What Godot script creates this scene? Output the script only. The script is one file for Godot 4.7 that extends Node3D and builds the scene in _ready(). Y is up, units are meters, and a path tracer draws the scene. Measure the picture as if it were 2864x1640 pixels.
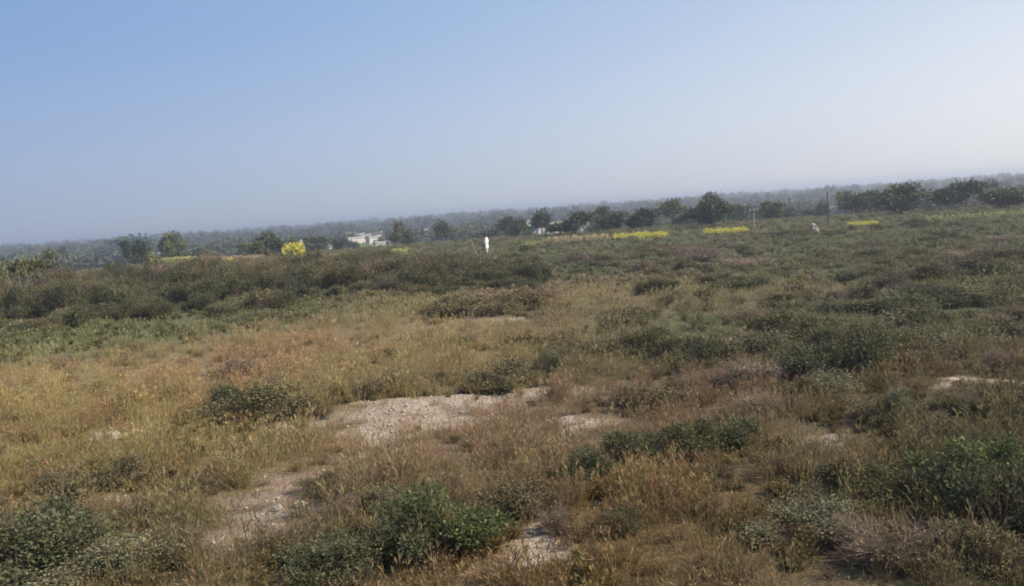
extends Node3D
# Scrubland of dry grass and thorn shrubs seen from a raised spot, a hazy plain of fields, trees and houses beyond.

const SHRUBS := [
	[-6.79, -11.61, 1.63, 1.03, "g", 0, "dark green leafy shrub filling the bottom left corner"],
	[-5.54, -11.25, 1.32, 0.63, "t", 1, "grey-green low shrub right of the bottom left corner shrub"],
	[-4.91, -11.83, 0.83, 0.55, "d", 0, "brownish twiggy shrub between bottom left shrubs and bare soil"],
	[-8.54, -14.13, 0.79, 0.72, "t", 2, "dark brown-olive shrub cut by the left edge above the corner shrub"],
	[-1.09, -11.49, 1.29, 1.1, "g", 1, "brightest green shrub at bottom centre"],
	[-1.62, -11.18, 1.05, 0.84, "g", 2, "dark blue-green shrub hugging the bright bottom centre shrub on its left"],
	[-2.51, -10.89, 1.18, 0.61, "g", 2, "low dark green shrub at the bottom, left of the centre pair"],
	[-1.82, -13.23, 0.93, 0.59, "t", 1, "small grey-olive shrub left of and behind the bright bottom centre shrub"],
	[-0.12, -12.7, 1.01, 0.77, "t", 2, "brown-olive shrub right of the bright bottom centre shrub"],
	[0.26, -12.71, 0.65, 0.53, "d", 1, "grey bare twiggy shrub beside the small pale soil gap"],
	[0.96, -13.79, 0.83, 0.71, "g", 2, "narrow dark green shrub behind the grey twiggy shrub, right of centre"],
	[1.82, -15.17, 0.99, 0.7, "g", 2, "dark green shrub at the left end of the right-centre trio"],
	[2.72, -15.07, 1.19, 0.88, "g", 3, "wide dark olive-green shrub in the middle of the right-centre trio"],
	[3.6, -15.5, 1.08, 0.72, "g", 0, "green shrub at the right end of the right-centre trio"],
	[2.79, -19.6, 1.36, 0.77, "t", 2, "brown-olive shrub just behind the right-centre trio"],
	[5.01, -12.32, 1.21, 0.63, "g", 3, "dark green mid-size shrub left of the bright lower right shrub"],
	[6.15, -12.08, 1.24, 1.07, "g", 1, "bright green tall shrub at lower right"],
	[6.09, -11.06, 0.93, 1.04, "g", 2, "dark green shrub cut by the right edge at lower right"],
	[4.17, -12.07, 0.9, 0.51, "t", 0, "olive shrub in dry grass left of the lower right green shrubs"],
	[3.47, -10.99, 1.13, 0.62, "t", 1, "grey-green loose shrub near the bottom right of centre"],
	[4.36, -10.19, 1.05, 0.67, "d", 0, "brown twiggy shrub at the bottom right"],
	[5.07, -9.71, 0.92, 0.6, "t", 2, "olive-brown shrub in the bottom right corner"],
	[0.59, -10.25, 0.72, 0.34, "g", 2, "low dark green shrub at the bottom edge beside the pale soil"],
	[0.4, -11.95, 0.5, 0.39, "d", 0, "dark brown low twiggy shrub beside the pale soil gap"],
	[2.96, -13.44, 0.56, 0.38, "t", 2, "small brown shrub amid gold grass below the right-centre trio"],
	[-6.24, -20.77, 2.11, 1.15, "t", 0, "olive shrub left of the big pale bare bank"],
	[-7.28, -21.95, 1.11, 0.91, "g", 2, "dark green shrub on the left flank of the olive bank-side shrub"],
	[-4.69, -20.46, 0.66, 0.52, "t", 2, "small dark brown shrub at the upper left rim of the pale bank"],
	[-3.47, -22.21, 1.33, 0.77, "t", 2, "dark brown-olive shrub on the upper rim of the pale bank"],
	[-0.39, -22.46, 1.86, 0.93, "t", 0, "domed dark olive shrub above the right end of the pale bank"],
	[-1.12, -22.56, 0.83, 0.52, "g", 2, "low dark shrub tucked left of the domed olive shrub"],
	[-1.49, -38.15, 2.96, 1.31, "t", 0, "left half of the long olive shrub mound standing above centre"],
	[0.26, -38.6, 2.65, 1.09, "t", 2, "right half of the long olive shrub mound above centre"],
	[-2.65, -40.06, 2.2, 0.82, "g", 2, "low dark shrub at the left foot of the long olive mound"],
	[1.75, -26.04, 1.55, 0.9, "t", 0, "olive shrub at the left end of the right-hand thicket"],
	[3.62, -30.28, 1.11, 0.62, "t", 2, "small dark brown shrub behind the thicket's left end"],
	[3.72, -25.56, 1.76, 1.0, "g", 3, "dark green shrub second in from the thicket's left end"],
	[4.71, -23.8, 1.42, 1.04, "g", 2, "blue-green dark shrub in the thicket front, left half"],
	[6.26, -24.47, 1.8, 1.07, "t", 1, "grey-green shrub in the middle of the thicket"],
	[7.85, -25.59, 1.76, 1.29, "g", 3, "dark green tall shrub at the thicket's back, right of middle"],
	[6.88, -20.96, 1.64, 1.06, "g", 0, "green shrub in the thicket front, right of middle"],
	[7.89, -20.83, 1.82, 1.54, "g", 2, "tallest blue-green shrub at the thicket's right end"],
	[9.69, -23.0, 1.38, 1.06, "t", 0, "olive shrub behind the thicket's right end"],
	[5.59, -20.2, 1.3, 0.75, "d", 1, "grey-brown twiggy shrub at the front foot of the thicket"],
	[6.5, -18.79, 1.3, 0.69, "t", 1, "grey-olive low shrub under the thicket's right end"],
	[4.7, -20.75, 1.15, 0.67, "d", 0, "brown twiggy shrub at the thicket's front left"],
	[0.39, -29.03, 1.07, 0.53, "t", 2, "small brown-olive shrub left of the thicket in tan grass"],
	[12.52, -32.81, 1.5, 1.13, "t", 3, "dark grey-brown shrub at upper right in front of a slate one"],
	[15.72, -36.93, 1.6, 1.27, "t", 3, "slate-dark shrub at upper right under the slim pole"],
	[14.6, -31.47, 2.16, 1.08, "g", 0, "green shrub right of the slate-dark pair at upper right"],
	[18.62, -39.66, 1.99, 1.09, "g", 3, "dark green shrub high on the right behind the green one"],
	[17.42, -43.19, 1.77, 0.99, "t", 0, "olive shrub high on the right, behind the slate pair"],
	[21.62, -40.5, 2.03, 1.39, "t", 3, "grey shrub near the right edge below the tree line"],
	[18.77, -32.93, 1.66, 1.06, "g", 3, "dark green shrub on the right edge below the tree line"],
	[12.12, -24.35, 2.13, 0.73, "t", 1, "pale grey-green spreading shrub at right"],
	[12.14, -25.95, 1.43, 0.95, "g", 2, "dark green shrub left behind the pale spreading one at right"],
	[9.69, -22.06, 1.02, 0.61, "t", 0, "olive low shrub under the pale spreading one at right"],
	[13.47, -24.47, 1.46, 0.56, "t", 2, "brown-olive low shrub at right edge above the bright sand"],
	[10.99, -19.66, 1.09, 0.68, "d", 0, "dark brown shrub standing behind the bright sand patch"],
	[8.88, -16.89, 1.17, 0.55, "t", 0, "olive shrub in front of the bright sand patch"],
	[6.65, -16.24, 1.13, 0.53, "t", 2, "brown-olive shrub right of the small pale stone slab"],
	[7.04, -14.72, 1.03, 0.55, "t", 0, "olive shrub amid brown weeds at mid right"],
	[-23.19, -97.56, 2.21, 1.51, "d", 2, "yellow-brown bush at the lower right of the bright yellow field"],
	[-10.69, -23.49, 0.65, 0.54, "t", 2, "small dark brown shrub alone in the straw grass at left"],
	[-8.11, -15.26, 0.99, 0.57, "t", 0, "olive shrub in straw grass above the bottom left corner"],
	[-7.1, -15.71, 0.88, 0.66, "t", 0, "yellow-olive shrub below the pale stones at left"],
	[-2.73, -12.97, 0.54, 0.42, "d", 0, "dark red-brown twiggy shrub beside the lower bare soil"],
	[-8.74, -27.45, 1.13, 0.69, "d", 0, "small brown shrub at left of centre in tan grass"],
	[-6.69, -24.81, 1.03, 0.46, "d", 1, "grey-brown low twiggy shrub above the olive bank-side shrub"],
]
const BARE := [
	[-2.96, -20.59, 1.42, 0.79, 0],
	[-1.36, -20.95, 1.45, 0.91, 0],
	[-4.56, -20.06, 1.20, 0.67, 0],
	[-5.42, -19.44, 0.63, 0.47, 0],
	[-3.16, -18.73, 0.78, 0.66, 0],
	[-0.59, -21.39, 1.08, 0.76, 0],
	[0.41, -21.77, 0.80, 0.49, 0],
	[-2.27, -19.38, 1.34, 0.70, 0],
	[0.97, -18.23, 0.25, 0.97, 0],
	[1.58, -18.41, 0.51, 0.28, 0],
	[-3.80, -13.36, 0.50, 0.34, 0],
	[-4.28, -14.22, 0.86, 0.34, 1],
	[-4.44, -12.64, 0.35, 0.37, 1],
	[-3.99, -12.72, 0.53, 0.52, 1],
	[-4.48, -12.04, 0.34, 0.22, 1],
	[-3.76, -15.19, 0.85, 0.44, 1],
	[-5.97, -14.48, 0.47, 0.22, 0],
	[-7.07, -14.82, 0.28, 0.19, 0],
	[0.24, -12.21, 0.31, 0.48, 0],
	[0.13, -11.55, 0.24, 0.43, 0],
	[0.03, -10.83, 0.38, 0.43, 0],
	[-0.35, -10.77, 0.30, 0.25, 1],
	[10.35, -18.83, 0.78, 0.59, 2],
	[9.42, -18.55, 0.43, 0.29, 0],
	[5.18, -15.08, 0.46, 0.38, 0],
	[-1.61, -36.55, 1.50, 1.23, 1],
	[-0.11, -36.10, 0.83, 0.80, 0],
	[11.78, -47.03, 0.86, 0.90, 0],
	[0.77, -16.38, 0.19, 0.34, 0],
	[-33.58, -62.47, 1.00, 7.20, 1],
	[-9.56, -28.85, 0.53, 0.43, 1],
	[1.59, -21.46, 0.69, 0.33, 1],
	[-7.04, -41.10, 1.13, 1.38, 1],
	[-2.12, -15.04, 0.70, 0.33, 1],
]
const TONES := [
	[-15.8, -28.0, 0.262, 0.181, 0.080],
	[-14.4, -32.0, 0.262, 0.188, 0.093],
	[-9.2, -20.1, 0.231, 0.162, 0.072],
	[-10.7, -19.1, 0.205, 0.141, 0.061],
	[-9.9, -31.9, 0.262, 0.168, 0.093],
	[-6.3, -32.1, 0.270, 0.175, 0.102],
	[-4.6, -25.9, 0.238, 0.168, 0.089],
	[-6.8, -16.4, 0.195, 0.144, 0.065],
	[-8.6, -16.3, 0.188, 0.133, 0.058],
	[-4.6, -17.2, 0.209, 0.144, 0.080],
	[-2.3, -16.9, 0.202, 0.127, 0.080],
	[-0.4, -17.0, 0.195, 0.122, 0.080],
	[-2.0, -26.9, 0.231, 0.156, 0.080],
	[0.9, -22.1, 0.162, 0.122, 0.072],
	[1.6, -44.5, 0.231, 0.168, 0.098],
	[6.2, -41.2, 0.216, 0.162, 0.093],
	[8.7, -36.0, 0.162, 0.138, 0.080],
	[1.6, -17.1, 0.162, 0.107, 0.065],
	[4.4, -18.7, 0.162, 0.107, 0.065],
	[11.4, -34.3, 0.138, 0.127, 0.072],
	[12.0, -54.9, 0.144, 0.138, 0.089],
	[0.9, -62.4, 0.133, 0.133, 0.084],
	[21.4, -56.5, 0.127, 0.122, 0.084],
	[26.0, -50.4, 0.112, 0.114, 0.076],
	[11.0, -21.5, 0.122, 0.084, 0.051],
	[8.1, -17.5, 0.107, 0.076, 0.042],
	[7.9, -14.8, 0.089, 0.072, 0.037],
	[4.4, -13.7, 0.138, 0.098, 0.051],
	[1.7, -12.4, 0.175, 0.117, 0.048],
	[1.2, -11.0, 0.150, 0.102, 0.042],
	[2.8, -11.1, 0.122, 0.084, 0.045],
	[4.1, -10.0, 0.107, 0.080, 0.045],
	[5.5, -10.0, 0.089, 0.068, 0.040],
	[-0.4, -12.0, 0.162, 0.098, 0.048],
	[-3.9, -11.7, 0.122, 0.089, 0.048],
	[-5.7, -12.7, 0.127, 0.098, 0.054],
	[-2.7, -14.1, 0.162, 0.112, 0.072],
	[-21.3, -37.9, 0.181, 0.175, 0.093],
	[-17.8, -39.8, 0.107, 0.117, 0.061],
	[-13.3, -43.1, 0.127, 0.127, 0.068],
	[-5.0, -39.9, 0.202, 0.150, 0.089],
	[8.2, -28.9, 0.127, 0.122, 0.068],
	[12.2, -28.8, 0.093, 0.102, 0.061],
]
const STONES := [
	[-8.58, -32.59, 0.21, 0.12],
	[8.41, -31.26, 0.23, 0.2],
	[6.32, -24.51, 0.34, 0.11],
	[11.78, -47.03, 0.73, 0.13],
	[-9.56, -19.74, 0.24, 0.15],
	[-9.32, -19.81, 0.2, 0.16],
	[-9.24, -19.93, 0.17, 0.13],
	[-8.94, -19.71, 0.18, 0.15],
	[-8.71, -20.01, 0.13, 0.13],
	[-9.7, -19.63, 0.13, 0.09],
	[-10.03, -28.09, 0.15, 0.13],
	[-3.57, -13.59, 0.19, 0.09],
	[-3.89, -13.47, 0.16, 0.08],
	[-4.07, -12.38, 0.21, 0.08],
	[0.65, -15.09, 0.1, 0.1],
	[0.42, -14.79, 0.23, 0.14],
	[30.57, -88.69, 0.97, 0.56],
	[34.87, -101.65, 0.83, 0.46],
]
const TREES := [
	[-199.2, -469.5, 34.7, 13.1, 0, "big hazy mound-shaped tree breaking the skyline at left"],
	[-198.0, -491.6, 28.9, 8.4, 0, "broad hazy tree joined to the right of the left skyline mound"],
	[-201.3, -446.8, 20.0, 7.7, 0, "hazy tree joined to the left of the left skyline mound"],
	[-166.0, -330.7, 6.7, 10.5, 0, "small hazy tree bump on the skyline at far left"],
	[-37.0, -68.7, 3.2, 3.9, 1, "round-topped green tree at the back of the left shrub belt"],
	[-41.3, -73.2, 3.1, 3.5, 1, "round green tree on the left edge behind the shrub belt"],
	[-217.3, -654.9, 34.5, 10.9, 0, "long hazy tree crown on the skyline left of centre"],
	[-132.4, -430.1, 14.3, 7.5, 0, "upright hazy tree left of the yellow field gap"],
	[-36.3, -135.2, 5.1, 2.6, 2, "dark green tree standing left of the bright yellow field"],
	[-36.9, -129.9, 3.7, 2.6, 1, "olive tree low to the left of the dark tree by the yellow field"],
	[-40.1, -185.7, 5.2, 2.6, 0, "hazy green tree right of the bright yellow field"],
	[-49.0, -275.7, 5.6, 6.4, 2, "darkest slim tree left of the distant village"],
	[-58.4, -304.4, 5.6, 4.5, 0, "hazy tree between the yellow field and the darkest slim tree"],
	[3.8, -270.0, 8.6, 7.7, 2, "dark tree right behind the white-clad person"],
	[-0.6, -250.0, 6.8, 5.3, 0, "hazy green tree beside the dark tree behind the person"],
	[-8.5, -229.8, 6.3, 3.0, 0, "hazy tree directly left behind the person"],
	[44.0, -367.4, 5.7, 9.3, 0, "slim tall hazy tree right of centre on the skyline"],
	[50.0, -305.9, 12.7, 6.8, 0, "broad blue-green tree behind the longest yellow strip"],
	[59.6, -324.6, 15.0, 4.6, 0, "wide blue-green tree behind the right end of the longest yellow strip"],
	[37.0, -247.3, 6.8, 4.2, 1, "olive tree at the left end of the longest yellow strip"],
	[56.0, -243.7, 7.9, 8.2, 2, "dark pointed tree behind the short yellow strip, left one"],
	[64.3, -262.2, 9.8, 6.6, 0, "blue-green tree filling between the two dark pointed trees"],
	[60.3, -221.9, 6.7, 6.6, 2, "dark pointed tree behind the short yellow strip, right one"],
	[68.2, -240.5, 10.2, 5.4, 0, "blue-green tree right of the right dark pointed tree"],
	[82.0, -267.7, 10.2, 5.4, 0, "hazy green tree behind the pale village walls at right"],
	[210.7, -657.0, 14.1, 10.2, 0, "small hazy tree on the right skyline left of the pole"],
	[234.5, -648.9, 12.5, 7.8, 0, "small hazy tree on the skyline above the slim pole"],
	[243.7, -602.6, 13.3, 6.8, 0, "small hazy tree on the skyline right of the pole"],
	[200.2, -469.1, 16.2, 4.1, 0, "hazy slate tree right of the pole, left of the wide clump"],
	[200.9, -446.9, 20.0, 4.8, 0, "wide slate tree clump right of the pole"],
	[61.0, -179.9, 3.1, 2.6, 2, "narrow dark tree left of the slim pole"],
	[164.1, -331.6, 10.1, 4.7, 0, "hazy tree at right between the slate clump and right edge"],
	[220.8, -392.1, 8.2, 8.7, 0, "small dark tree near the right edge on the skyline"],
	[224.8, -389.8, 10.2, 6.5, 0, "hazy tree touching the right edge below the skyline"],
	[125.7, -238.9, 14.7, 3.3, 0, "long low tree mass near the right edge"],
	[132.3, -280.4, 12.7, 3.7, 0, "blue-green tree under the wide slate clump"],
	[110.1, -201.9, 9.4, 2.6, 1, "olive tree low near the right edge"],
	[-153.9, -631.5, 17.7, 2.7, 0, "hazy tree behind the bright yellow field on the skyline"],
	[-114.0, -842.3, 23.2, 4.8, 0, "faint tree on the skyline above the village"],
	[-36.9, -508.7, 18.5, 2.9, 0, "hazy tree above the small bright yellow plot"],
	[23.4, -369.3, 10.1, 3.4, 0, "hazy tree right of the person below the skyline"],
	[43.9, -508.1, 16.2, 3.0, 0, "faint wide tree right of centre under the skyline"],
	[51.0, -244.7, 5.7, 4.1, 1, "small olive tree between the two yellow strips"],
	[149.1, -381.9, 9.3, 3.0, 0, "hazy tree behind the angled pale field at right"],
]
const HOUSES := [
	[-74.4, -443.8, 5.3, 4.6, "pale pinkish house at the left of the distant village"],
	[-70.7, -464.7, 4.7, 2.9, "grey-pink house right beside the village's leftmost house"],
	[-42.9, -337.3, 2.8, 2.5, "small bright white house just left of the small yellow plot"],
	[-31.0, -338.6, 4.0, 2.2, "cream flat house just above the small bright yellow plot"],
	[-80.9, -685.2, 4.4, 5.9, "faint tiny house high in the village under the skyline"],
	[-57.8, -607.3, 3.9, 2.2, "faint white house below the skyline left of the person"],
	[-48.5, -336.5, 2.8, 2.2, "white house low in the village, second left of the yellow plot"],
	[-24.8, -449.3, 3.3, 4.2, "tall narrow whitish house up left of the person"],
	[10.8, -449.9, 3.3, 5.9, "white house on the skyline side, right of the person"],
	[-1.6, -350.0, 5.7, 4.2, "long pale flat house just right of the person"],
	[55.1, -507.0, 4.6, 2.2, "faint pale house right of centre under the skyline"],
	[217.1, -654.9, 15.7, 2.2, "very long hazy white building at right under the skyline"],
	[109.8, -353.3, 4.0, 2.7, "hazy pale house left of the long white building"],
	[-183.9, -410.7, 2.9, 2.2, "tiny bright white hut at far left above the shrub belt"],
	[-149.9, -424.3, 2.5, 3.1, "tiny white hut below the long skyline tree at left"],
	[104.4, -334.1, 3.2, 2.2, "low pale house in front of the right dark pointed tree"],
	[-64.3, -323.7, 2.4, 3.0, "small pale house between the yellow field and the village"],
	[20.3, -389.5, 3.9, 4.0, "pale house second to the right of the person"],
	[25.8, -369.1, 3.0, 2.6, "low whitish house third to the right of the person"],
]


var rng := RandomNumberGenerator.new()
var n_big := FastNoiseLite.new()
var n_mid := FastNoiseLite.new()
var n_fine := FastNoiseLite.new()
var taken := {}
var yards := []

# ------------------------------------------------------------------ mesh collecting
class Buf:
	var v := PackedVector3Array()
	var n := PackedVector3Array()
	var c := PackedColorArray()
	var i := PackedInt32Array()
	func tri(a: Vector3, b: Vector3, d: Vector3, nn: Vector3, col: Color):
		var k := v.size()
		v.append(a); v.append(b); v.append(d)
		n.append(nn); n.append(nn); n.append(nn)
		c.append(col); c.append(col); c.append(col)
		i.append(k); i.append(k + 1); i.append(k + 2)
	func quad(a: Vector3, b: Vector3, d: Vector3, e: Vector3, nn: Vector3, col: Color):
		var k := v.size()
		v.append(a); v.append(b); v.append(d); v.append(e)
		for j in 4:
			n.append(nn); c.append(col)
		i.append_array(PackedInt32Array([k, k + 1, k + 2, k, k + 2, k + 3]))
	func leaf(p: Vector3, dir: Vector3, side: Vector3, l: float, w: float, col: Color):
		var m := p + dir * l * 0.5
		quad(p, m + side * w * 0.5, p + dir * l, m - side * w * 0.5, side.cross(dir).normalized(), col)
	func tube(a: Vector3, b: Vector3, ra: float, rb: float, sides: int, col: Color):
		var d := (b - a).normalized()
		var s := d.cross(Vector3(0.31, 0.17, 0.94) if absf(d.z) < 0.8 else Vector3(1, 0.1, 0)).normalized()
		var t := d.cross(s)
		var k := v.size()
		for j in sides:
			var an := TAU * j / sides
			var o := s * cos(an) + t * sin(an)
			v.append(a + o * ra); v.append(b + o * rb)
			n.append(o); n.append(o)
			c.append(col); c.append(col)
		for j in sides:
			var p := k + j * 2
			var q := k + ((j + 1) % sides) * 2
			i.append_array(PackedInt32Array([p, q, p + 1, q, q + 1, p + 1]))
	func box(p: Vector3, s: Vector3, col: Color):
		var h := s * 0.5
		for ax in 3:
			for sg in [-1.0, 1.0]:
				var nn := Vector3.ZERO
				nn[ax] = sg
				var u := Vector3.ZERO
				var w := Vector3.ZERO
				u[(ax + 1) % 3] = h[(ax + 1) % 3]
				w[(ax + 2) % 3] = h[(ax + 2) % 3]
				var o := p + nn * h
				if sg > 0.0:
					quad(o - u - w, o - u + w, o + u + w, o + u - w, nn, col)
				else:
					quad(o - u - w, o + u - w, o + u + w, o - u + w, nn, col)
	func mesh() -> ArrayMesh:
		# every face's winding follows its normals (front faces run clockwise)
		for k in range(0, i.size(), 3):
			var p := v[i[k]]
			if (v[i[k + 2]] - p).cross(v[i[k + 1]] - p).dot(n[i[k]] + n[i[k + 1]] + n[i[k + 2]]) < 0.0:
				var t := i[k + 1]
				i[k + 1] = i[k + 2]
				i[k + 2] = t
		var a := []
		a.resize(Mesh.ARRAY_MAX)
		a[Mesh.ARRAY_VERTEX] = v
		a[Mesh.ARRAY_NORMAL] = n
		a[Mesh.ARRAY_COLOR] = c
		a[Mesh.ARRAY_INDEX] = i
		var m := ArrayMesh.new()
		m.add_surface_from_arrays(Mesh.PRIMITIVE_TRIANGLES, a)
		return m

# ------------------------------------------------------------------ naming
func numbered(called: String) -> String:
	var k: int = taken.get(called, 0)
	taken[called] = k + 1
	return called if k == 0 else "%s_%03d" % [called, k]

func tag(o: Node, label: String, category := "", group := "", kind := ""):
	if label: o.set_meta("label", label)
	if category: o.set_meta("category", category)
	if group: o.set_meta("group", group)
	if kind: o.set_meta("kind", kind)

func thing(called: String, at: Vector3, turn := 0.0, size := Vector3.ONE) -> Node3D:
	var o := Node3D.new()
	o.name = numbered(called)
	o.transform = Transform3D(Basis(Vector3.UP, turn) * Basis.from_scale(size), at)
	add_child(o)
	return o

func part(parent: Node, called: String, m: Mesh, mat: Material, at := Vector3.ZERO) -> MeshInstance3D:
	var o := MeshInstance3D.new()
	o.name = called
	o.mesh = m
	o.material_override = mat
	o.position = at
	parent.add_child(o, true)
	return o

func plain(col: Color, rough := 0.9) -> StandardMaterial3D:
	var m := StandardMaterial3D.new()
	m.albedo_color = col.linear_to_srgb()
	m.roughness = rough
	m.metallic_specular = 0.3
	return m

func painted(tint := Color(1, 1, 1), rough := 0.85, through := 0.0) -> StandardMaterial3D:
	var m := plain(tint, rough)
	m.vertex_color_use_as_albedo = true
	m.cull_mode = BaseMaterial3D.CULL_DISABLED
	if through > 0.0:
		m.backlight_enabled = true
		m.backlight = Color(through, through, through)
	return m

# ------------------------------------------------------------------ the lie of the land
func bare_at(x: float, z: float) -> Vector2:
	# x: how bare (0 to 1), y: which soil
	var best := 0.0
	var kind := 0.0
	if z > -5.0 or z < -80.0:
		return Vector2.ZERO
	var e := n_fine.get_noise_2d(x * 1.3, z * 1.3) * 0.55 + n_mid.get_noise_2d(x * 4.0, z * 4.0) * 0.5
	for b in BARE:
		var dx: float = (x - b[0]) / (b[2] + 0.1)
		var dz: float = (z - b[1]) / (b[3] + 0.1)
		var q := dx * dx + dz * dz
		if q < 3.5:
			var s := clampf((1.2 - sqrt(q) + e * 1.3) * 1.6, 0.0, 1.0)
			if s > best:
				best = s
				kind = b[4]
	return Vector2(best, kind)

func height(x: float, z: float) -> float:
	var d := sqrt(x * x + z * z)
	var near := clampf(1.0 - d / 160.0, 0.15, 1.0)
	var y := n_big.get_noise_2d(x, z) * 0.28 * near + n_mid.get_noise_2d(x, z) * 0.09 * near
	var t := clampf((d - 130.0) / 170.0, 0.0, 1.0)
	y -= 7.0 * t * t * (3.0 - 2.0 * t)
	# the low eroded bank
	var u := (x + 2.2) * 0.97 + (z + 20.3) * 0.15
	var w := (z + 20.3) - (x + 2.2) * 0.16
	y += 0.13 * exp(-pow(u / 3.0, 4.0)) * exp(-pow((w + 0.7 + n_fine.get_noise_2d(x * 0.7, z * 0.7) * 0.5) / 0.75, 2.0))
	return y

func tone_at(x: float, z: float) -> Color:
	var r := 0.0
	var g := 0.0
	var b := 0.0
	var s := 0.0
	for t in TONES:
		var dx: float = x - t[0]
		var dz: float = z - t[1]
		var q: float = (dx * dx + dz * dz) / (t[0] * t[0] + t[1] * t[1])
		var w := 1.0 / (q * q + 0.0004)
		r += w * t[2]
		g += w * t[3]
		b += w * t[4]
		s += w
	return Color(r / s, g / s, b / s)

# ------------------------------------------------------------------ plants
func lobes_of(count: int, spread: float, low: float, high: float, size: float) -> Array:
	var out := []
	for k in count:
		var a := rng.randf() * TAU
		var d := sqrt(rng.randf()) * spread
		var top := high - (high - low) * 0.55 * (d / spread) * rng.randf_range(0.5, 1.0)
		out.append([Vector3(cos(a) * d, rng.randf_range(low, top), sin(a) * d), size * rng.randf_range(0.45, 1.2)])
	return out

func foliage_mesh(lobes: Array, clusters: int, leaves: int, leaf: float, puff: float, ca: Color, cb: Color, floor_y: float, centres: Array, stray := 1.55) -> ArrayMesh:
	var b := Buf.new()
	for k in clusters:
		var lo: Array = lobes[k % lobes.size()]
		var dir := Vector3(rng.randfn(), rng.randfn() * 0.85 + 0.25, rng.randfn()).normalized()
		var p: Vector3 = lo[0] + dir * lo[1] * pow(rng.randf(), 0.4) * Vector3(1, 0.8, 1)
		if p.y < floor_y:
			p.y = floor_y + rng.randf() * puff
		var few := leaves
		if k % 7 == 3 and p.y > floor_y * 3.0:
			# a shoot standing out of the outline
			p = lo[0] + (p - lo[0]) * rng.randf_range(1.1, stray)
			few = leaves / 3
		centres.append(p)
		var base := ca.lerp(cb, rng.randf())
		if rng.randf() < 0.1: base = Color(ca.r * 1.35, ca.g * 1.08, ca.b * 1.2)
		base = base * rng.randf_range(0.75, 1.25)
		var r := puff * rng.randf_range(0.6, 1.3)
		for j in few:
			var o := Vector3(rng.randfn(), rng.randfn() * 0.8, rng.randfn()) * r * 0.6
			var q := p + o
			if q.y < 0.01: q.y = absf(q.y) + 0.01
			var ld := (o.normalized() * 0.7 + Vector3(rng.randfn(), rng.randfn() + 0.5, rng.randfn()) * 0.6).normalized()
			var sd := ld.cross(Vector3(rng.randfn(), rng.randfn(), rng.randfn())).normalized()
			var c := base * rng.randf_range(0.72, 1.3)
			c.a = 1.0
			var l := leaf * rng.randf_range(0.6, 1.4)
			b.leaf(q, ld, sd, l, l * rng.randf_range(0.35, 0.6), c)
	return b.mesh()

func stem_mesh(centres: Array, count: int, r: float, col: Color, twigs := 0) -> ArrayMesh:
	var b := Buf.new()
	for k in mini(count, centres.size()):
		var p: Vector3 = centres[(k * 7) % centres.size()]
		var root := Vector3(rng.randfn(), 0, rng.randfn()) * 0.035
		root.y = -0.06
		var mid := root.lerp(p, 0.5) + Vector3(rng.randfn(), absf(rng.randfn()) * 0.8, rng.randfn()) * 0.05
		var c := col * rng.randf_range(0.75, 1.25)
		c.a = 1.0
		b.tube(root, mid, r, r * 0.6, 4, c)
		b.tube(mid, p, r * 0.6, r * 0.2, 3, c)
		for j in twigs:
			var s := mid.lerp(p, rng.randf())
			var e := s + (Vector3(rng.randfn(), rng.randfn() + 0.5, rng.randfn()).normalized() + (p - mid).normalized() * 0.5) * rng.randf_range(0.08, 0.22)
			if e.y < 0.02: e.y = 0.05
			b.tube(s, e, r * 0.26, r * 0.1, 3, c)
			var f := e + Vector3(rng.randfn(), rng.randfn() + 0.6, rng.randfn()).normalized() * rng.randf_range(0.04, 0.1)
			b.tube(s.lerp(e, 0.6), f, r * 0.16, r * 0.07, 3, c)
	return b.mesh()

# every kind: variants of [stem mesh, foliage mesh], of unit width and about 0.7 tall
func shrub_kind(kind: String, fine: bool) -> Array:
	var out := []
	for k in 4:
		var ce := []
		var lo := lobes_of(15 if fine else 9, 0.4, 0.1, 0.5, 0.145)
		match kind:
			"g":
				var f := foliage_mesh(lo, 250 if fine else 110, 40 if fine else 22, 0.032 if fine else 0.065, 0.085 if fine else 0.095, Color(0.058, 0.075, 0.04), Color(0.125, 0.13, 0.075), 0.03, ce, 1.9)
				out.append([stem_mesh(ce, 70, 0.01, Color(0.14, 0.11, 0.08), 6), f])
			"t":
				var f := foliage_mesh(lo, 210 if fine else 90, 34 if fine else 20, 0.028 if fine else 0.06, 0.09 if fine else 0.1, Color(0.09, 0.097, 0.06), Color(0.17, 0.16, 0.1), 0.03, ce, 1.9)
				out.append([stem_mesh(ce, 70, 0.01, Color(0.17, 0.135, 0.1), 5), f])
			"d":
				var f := foliage_mesh(lo, 120 if fine else 60, 9 if fine else 7, 0.035 if fine else 0.07, 0.09, Color(0.17, 0.15, 0.115), Color(0.23, 0.195, 0.145), 0.03, ce)
				out.append([stem_mesh(ce, 110, 0.011, Color(0.2, 0.155, 0.12), 9), f])
	return out

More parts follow.
